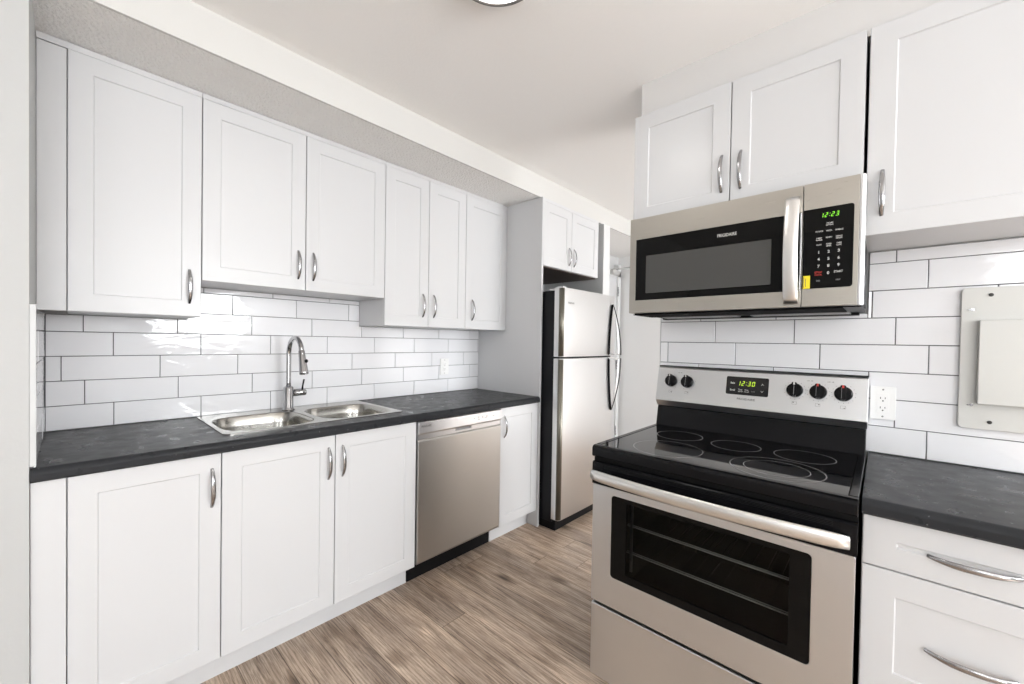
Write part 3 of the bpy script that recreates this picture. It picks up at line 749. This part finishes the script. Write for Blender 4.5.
od = dm.build('oven_door', M_STEEL, rg, .001, angle=50)
tb_ = MB().prism(Fr((0, 0, 0), (1, 0, 0), (0, 0, 1), (0, 1, 0)), [(1.331, .769), (1.3285, .772), (1.3285, .848), (1.334, .853), (1.366, .853), (1.366, .769)], Y0, Y1)
tb_.build('door_top_band', M_BLACK, od, .001)
vg = MB()
for i in range(4): vg.box(1.3265, 1.3290, Y0+.05, Y1-.05, .833+.004*i, .8345+.004*i)
vg.build('vent_ribs', M_BLACKM, od)
wn_ = MB(); plate_hole(wn_, fo, rrect(-.7165, -.1285, .4435, .7425, .012, 5), rrect(-.659, -.177, .470, .727, .006, 5), -.010, -.001)
wn_.build('window_border', M_GLASSMW, od)
MB().fbox(fo, -.6592, -.1768, .4698, .7272, -.008, -.004).build('window_glass', M_OGLASS, od)
MB().fbox(fo, -Y1+.006, -.70, .345, .76, -.040, -.0125).build('door_inner_frame', M_BLACKM, od)
MB().fbox(fo, -.135, -Y0-.006, .345, .76, -.040, -.0125).build('door_inner_frame', M_BLACKM, od)
# bowed handle
N = 30; pts = []; A = []; B = []
for i in range(N+1):
    s_ = i/N; y = .792 - (.792-.052)*s_
    pts.append((1.3275-.012-.034*math.sin(math.pi*s_)**.8, y, .806+.002*math.sin(math.pi*s_))); k = min(1, math.sin(math.pi*(.04+.92*s_))*4)
    A.append(.0200*(.72+.28*k)); B.append(.0085)
MB().sweep(pts, (0, 0, 1), A, B, 18).build('handle', M_HSTEEL, od)
MB().fbox(fo, -Y1+.004, -Y0-.004, .052, .3215, -.022, 0).build('storage_drawer', M_STEEL, rg, .003)
MB().fbox(fo, -Y1+.008, -Y0-.008, .322, .3325, -.036, -.014).build('drawer_gap', M_DARKGAP, rg)

# ---------------------------------------------------------------- microwave
mw = thing('microwave', (1.80, .427, 1.4245), 'over-the-range stainless microwave with black window and keypad', 'microwave')
MY0, MY1, MZ0, MZ1 = .0475, .8065, 1.4245, 1.8205; MX = 1.618
MB().box(MX+.032, S-.0135, MY0+.003, MY1-.003, MZ0+.012, MZ1-.001).build('body', M_BLACKM, mw, .002)
fm = FR(MX, 0, 0)
# door skin with hole for the black window
mm = MB(); plate_hole(mm, fm, rrect(-MY1, -.2035, MZ0, MZ1, .002, 5), rrect(-.780, -.2045, 1.477, 1.732, .0004, 5), -.03, 0)
md = mm.build('door', M_STEEL_MW, mw, .001, angle=50)
wg = MB().fbox(fm, -.7795, -.2045, 1.4775, 1.7315, -.02, -.0012).build('window_glass', M_GLASSMW, md)
MB().prism(fm, rrect(-.735, -.290, 1.505, 1.660, .003, 4), -.0012, -.0004).build('window_screen', M_WINGREY, wg)
MB().text('FRIGIDAIRE', FR(MX+.0010, .430, 1.697), .016, .064, depth=.0003).build('logo_text', M_PRINT, wg, recalc=False)
# control side
cm = MB().fbox(fm, -.2015, -.0625, MZ0, MZ1, -.03, 0).build('control_side', M_STEEL_MW, mw, .001)
MB().prism(Fr((0, 0, MZ0), (1, 0, 0), (0, 1, 0), (0, 0, 1)), [(MX+.0005, .0618), (MX+.0005, .0555), (MX+.006, .0485), (MX+.03, .0475), (MX+.03, .0618)], 0, MZ1-MZ0).build('corner_trim', M_STEELL, mw, .001)
kp = MB().prism(fm, [(-.2008, 1.4815), (-.2008, 1.7365)] + rrect(-.19, -.0745, 1.4815, 1.7365, .008, 5)[6:12][::-1] + rrect(-.19, -.0745, 1.4815, 1.7365, .008, 5)[0:6][::-1], .0002, .0016).build('keypad', M_GLASSMW, mw)
cd_ = MB(); digits(cd_, FR(MX-.0016, .132, 1.712), '12:23', .0140, .0004); cd_.build('clock_digits', M_GREEN, kp, recalc=False)
kt = MB(); FK = lambda y, z: FR(MX-.0016, y, z)
def kx(s, y, z, sz, w=None): kt.text(s, FK(y, z), sz, w, depth=.0004)
kx('POPCORN', .133, 1.6855, .0062, .016); kx('SETTING', .133, 1.6795, .0062, .018)
for y, l1, z in ((.159, 'POTATO', 1.662), (.134, 'PIZZA', 1.6615), (.109, 'BEVERAGE', 1.661)): kx(l1, y, z, .0062, .019 if y < .13 or y > .15 else .014)
for y, a, b in ((.159, 'KEEP', 'WARM'), (.134, 'REHEAT', None), (.109, 'DEFROST', 'WEIGHT')):
    kx(a, y, 1.6405, .006, .014 if b and y > .12 else .016)
    if b: kx(b, y, 1.6345, .006, .016)
for y, a, b in ((.159, 'COOK', None), (.134, 'POWER', 'LEVEL'), (.109, 'TIMER', 'CLOCK')):
    kx(a, y, 1.6195, .006, .013)
    if b: kx(b, y, 1.6135, .006, .013)
for r_, row in enumerate(('123', '456', '789')):
    for c_, ch in enumerate(row): kx(ch, (.159, .134, .109)[c_], 1.5955-.0222*r_, .0125)
kx('0', .134, 1.5285, .0125); kx('START', .109, 1.5305, .0095, .022)
kt.build('keypad_legend', M_PRINT, kp, recalc=False)
MB().text('STOP', FK(.159, 1.5315), .0085, .019, depth=.0004).text('CANCEL', FK(.159, 1.524), .006, .019, depth=.0004).build('stop_legend', M_RED, kp, recalc=False)
kt = MB(); kx('FAN', .159, 1.505, .007, .009); kx('LIGHT', .109, 1.505, .007, .011)
kt.build('keypad_legend', M_PRINTG, kp, recalc=False)
yl = MB().fbox(fm, -.1985, -.180, 1.4825, 1.524, .0017, .002).build('sticker', M_YELLOW, kp)
MB().fbox(fm, -.1975, -.1960, 1.486, 1.520, .002, .0022).fbox(fm, -.192, -.1905, 1.488, 1.515, .002, .0022).build('sticker_print', M_PRINTD, yl)
# bowed handle
pts = []; A = []; B = []; N = 24
for i in range(N+1):
    s_ = i/N; z = 1.437+(1.783-1.437)*s_
    d = .010+.030*math.sin(math.pi*s_)**.75; pts.append((MX-d, .230, z)); A.append(.0205); B.append(.0055)
mh = MB().sweep(pts, (0, 1, 0), A, B, 18).fbox(fm, -.236, -.216, 1.440, 1.462, -.001, .014).fbox(fm, -.236, -.216, 1.760, 1.781, -.001, .014)
mh.build('handle', M_HSTEEL, md)
MB().fbox(fm, -.2105, -.2045, 1.4775, 1.7315, .0002, .003).build('door_inner_edge', M_CHROME, md)
# underside: recessed, dark front vent, light filters behind
un = MB().box(MX+.04, S-.02, MY0+.006, MY1-.006, 1.421, 1.4355).build('underside', M_BLACKM, mw, .001)
MB().box(MX+.030, MX+.22, MY0+.05, MY1-.006, 1.4175, 1.4205).build('front_vent', M_DARKGAP, mw)
for a, b in ((.09, .40), (.45, .76)):
    m = MB().box(1.86, 1.93, a, b, 1.4165, 1.4205)
    for i in range(5): m.box(1.86+.014*i, 1.864+.014*i, a, b, 1.4150, 1.4166)
    m.build('grease_filter', M_STEELL, mw)
MB().box(1.93, S-.0135, MY0+.02, MY1-.02, 1.412, 1.4205).build('rear_lip', M_BLACKM, mw, .002)

# ---------------------------------------------------------------- wall cabinets above the range
RG = 'white wall cabinets on the range wall'
def upper_right(y1, y0, z0, doors, label, z1=2.286):
    xf = 1.680; t = thing('wall_cabinet', (xf+.15, (y0+y1)/2, z0), label, 'cabinet', RG); g = .001; b = S-.001
    m = MB().box(xf+.0195, b, y0+g, y0+.017, z0, z1).box(xf+.0195, b, y1-.017, y1-g, z0, z1)
    m.box(xf+.0195, b, y0+.017, y1-.017, z0, z0+.016).box(xf+.0195, b, y0+.017, y1-.017, z1-.016, z1).box(b-.006, b, y0+.017, y1-.017, z0+.016, z1-.016)
    m.build('carcass', M_CAB, t)
    for a, c, hy, h0, h1 in doors:     # a > c, in y
        d = MB(); shaker(d, FR(xf, a-.0017, z0), a-c-.0034, z1-z0); d = d.build('door', M_CAB, t)
        bow_handle('handle', (xf+.0005, hy, h0), (xf+.0005, hy, h1), (-1, 0, 0), d)
upper_right(.8276, .0573, 1.8225, [(.8276, .4405, .470, 1.877, 2.017), (.4405, .0573, .405, 1.877, 2.017)], 'two-door white wall cabinet directly above the microwave')
upper_right(.0515, -.42, 1.6435, [(.0515, -.42, .014, 1.70, 1.838)], 'large single door white wall cabinet right of the microwave, above the metal cover')

# ---------------------------------------------------------------- drawers right of the range
xd = 1.372
bc = thing('drawer_cabinet', (1.68, -.158, 0), 'white drawer cabinet right of the range with long bowed pulls', 'cabinet')
g0, g1 = -.348, .0305
MB().box(xd+.0195, S-.001, g0, g1, .116, .874).build('carcass', M_CAB, bc)
MB().box(1.445, S-.001, g0, g1, 0, .115).build('toe_kick', M_CAB, bc)
for z0, z1, hz, fh in ((.7465, .8725, .805, .056), (.4295, .7430, .580, .062), (.118, .4260, .272, .062)):
    d = MB(); shaker(d, FR(xd, g1-.0015, z0), g1-g0-.003, z1-z0, fh=fh); d = d.build('drawer', M_CAB, bc)
    bow_handle('handle', (xd+.0005, -.088, hz), (xd+.0005, -.228, hz), (-1, 0, 0), d)

# ---------------------------------------------------------------- outlets and the metal cover
def outlet(fr, w_, label):
    t = thing('wall_outlet', fr.o, label, 'outlet')
    MB().prism(fr, rrect(-w_/2, w_/2, -.0585, .0585, .004, 4), .0003, .006).build('cover_plate', M_WHITEP, t, .0012)
    MB().prism(fr, rrect(-.0165, .0165, -.034, .034, .002, 3), .0062, .0085).build('receptacle', M_WHITEP, t, .0005)
    s = MB()
    for b in (.018, -.016):
        s.fbox(fr, -.0075, -.0055, b-.0035, b+.0035, .0086, .0089).fbox(fr, .005, .0068, b-.003, b+.003, .0086, .0089)
        s.lathe(fr(0, b-.010, .0086), fr.n, [(.0024, 0), (.0024, .0003)], 12)
    s.build('slots', M_SLOT, t)
    MB().lathe(fr(0, .048, .006), fr.n, [(.003, 0), (.003, .0006)], 12).build('screw', M_PRINTG, t)
    MB().lathe(fr(0, -.048, .006), fr.n, [(.003, 0), (.003, .0006)], 12).build('screw', M_PRINTG, t)
outlet(FL(1.867, W-.0125, 1.103), .075, 'white double outlet on the tile wall near the tall refrigerator panel')
outlet(FR(S-.0125, -.0025, 1.097), .068, 'white double outlet on the tile wall right beside the range')
pc = thing('metal_wall_cover', (S-.012, -.36, 1.265), 'light grey metal cover plate with raised box and two black screws on the tiled wall', 'cover plate')
fp_ = FR(S-.0125, 0, 0)
MB().prism(fp_, rrect(.184, .545, 1.040, 1.492, .012, 6), 0, .010).build('plate', M_PANEL, pc, .0015)
MB().prism(fp_, rrect(.222, .507, 1.122, 1.387, .004, 4), .0102, .032).build('raised_box', M_PANEL, pc, .002)
for a, b in ((.2465, 1.467), (.2515, 1.065), (.482, 1.467), (.482, 1.065)): MB().lathe(fp_(a, b, .0102), fp_.n, [(.0055, 0), (.0055, .002), (.003, .003)], 16).build('screw', M_SLOT, pc)
for a, b in ((.209, 1.422), (.212, 1.116)): MB().lathe(fp_(a, b, .0102), fp_.n, [(.0045, 0), (.0045, .003)], 16).fbox(fp_, a-.010, a+.002, b-.002, b+.001, .0105, .013).build('latch_screw', M_HANDLE, pc)

for o in bpy.data.objects:
    if '_o' in o: del o['_o']
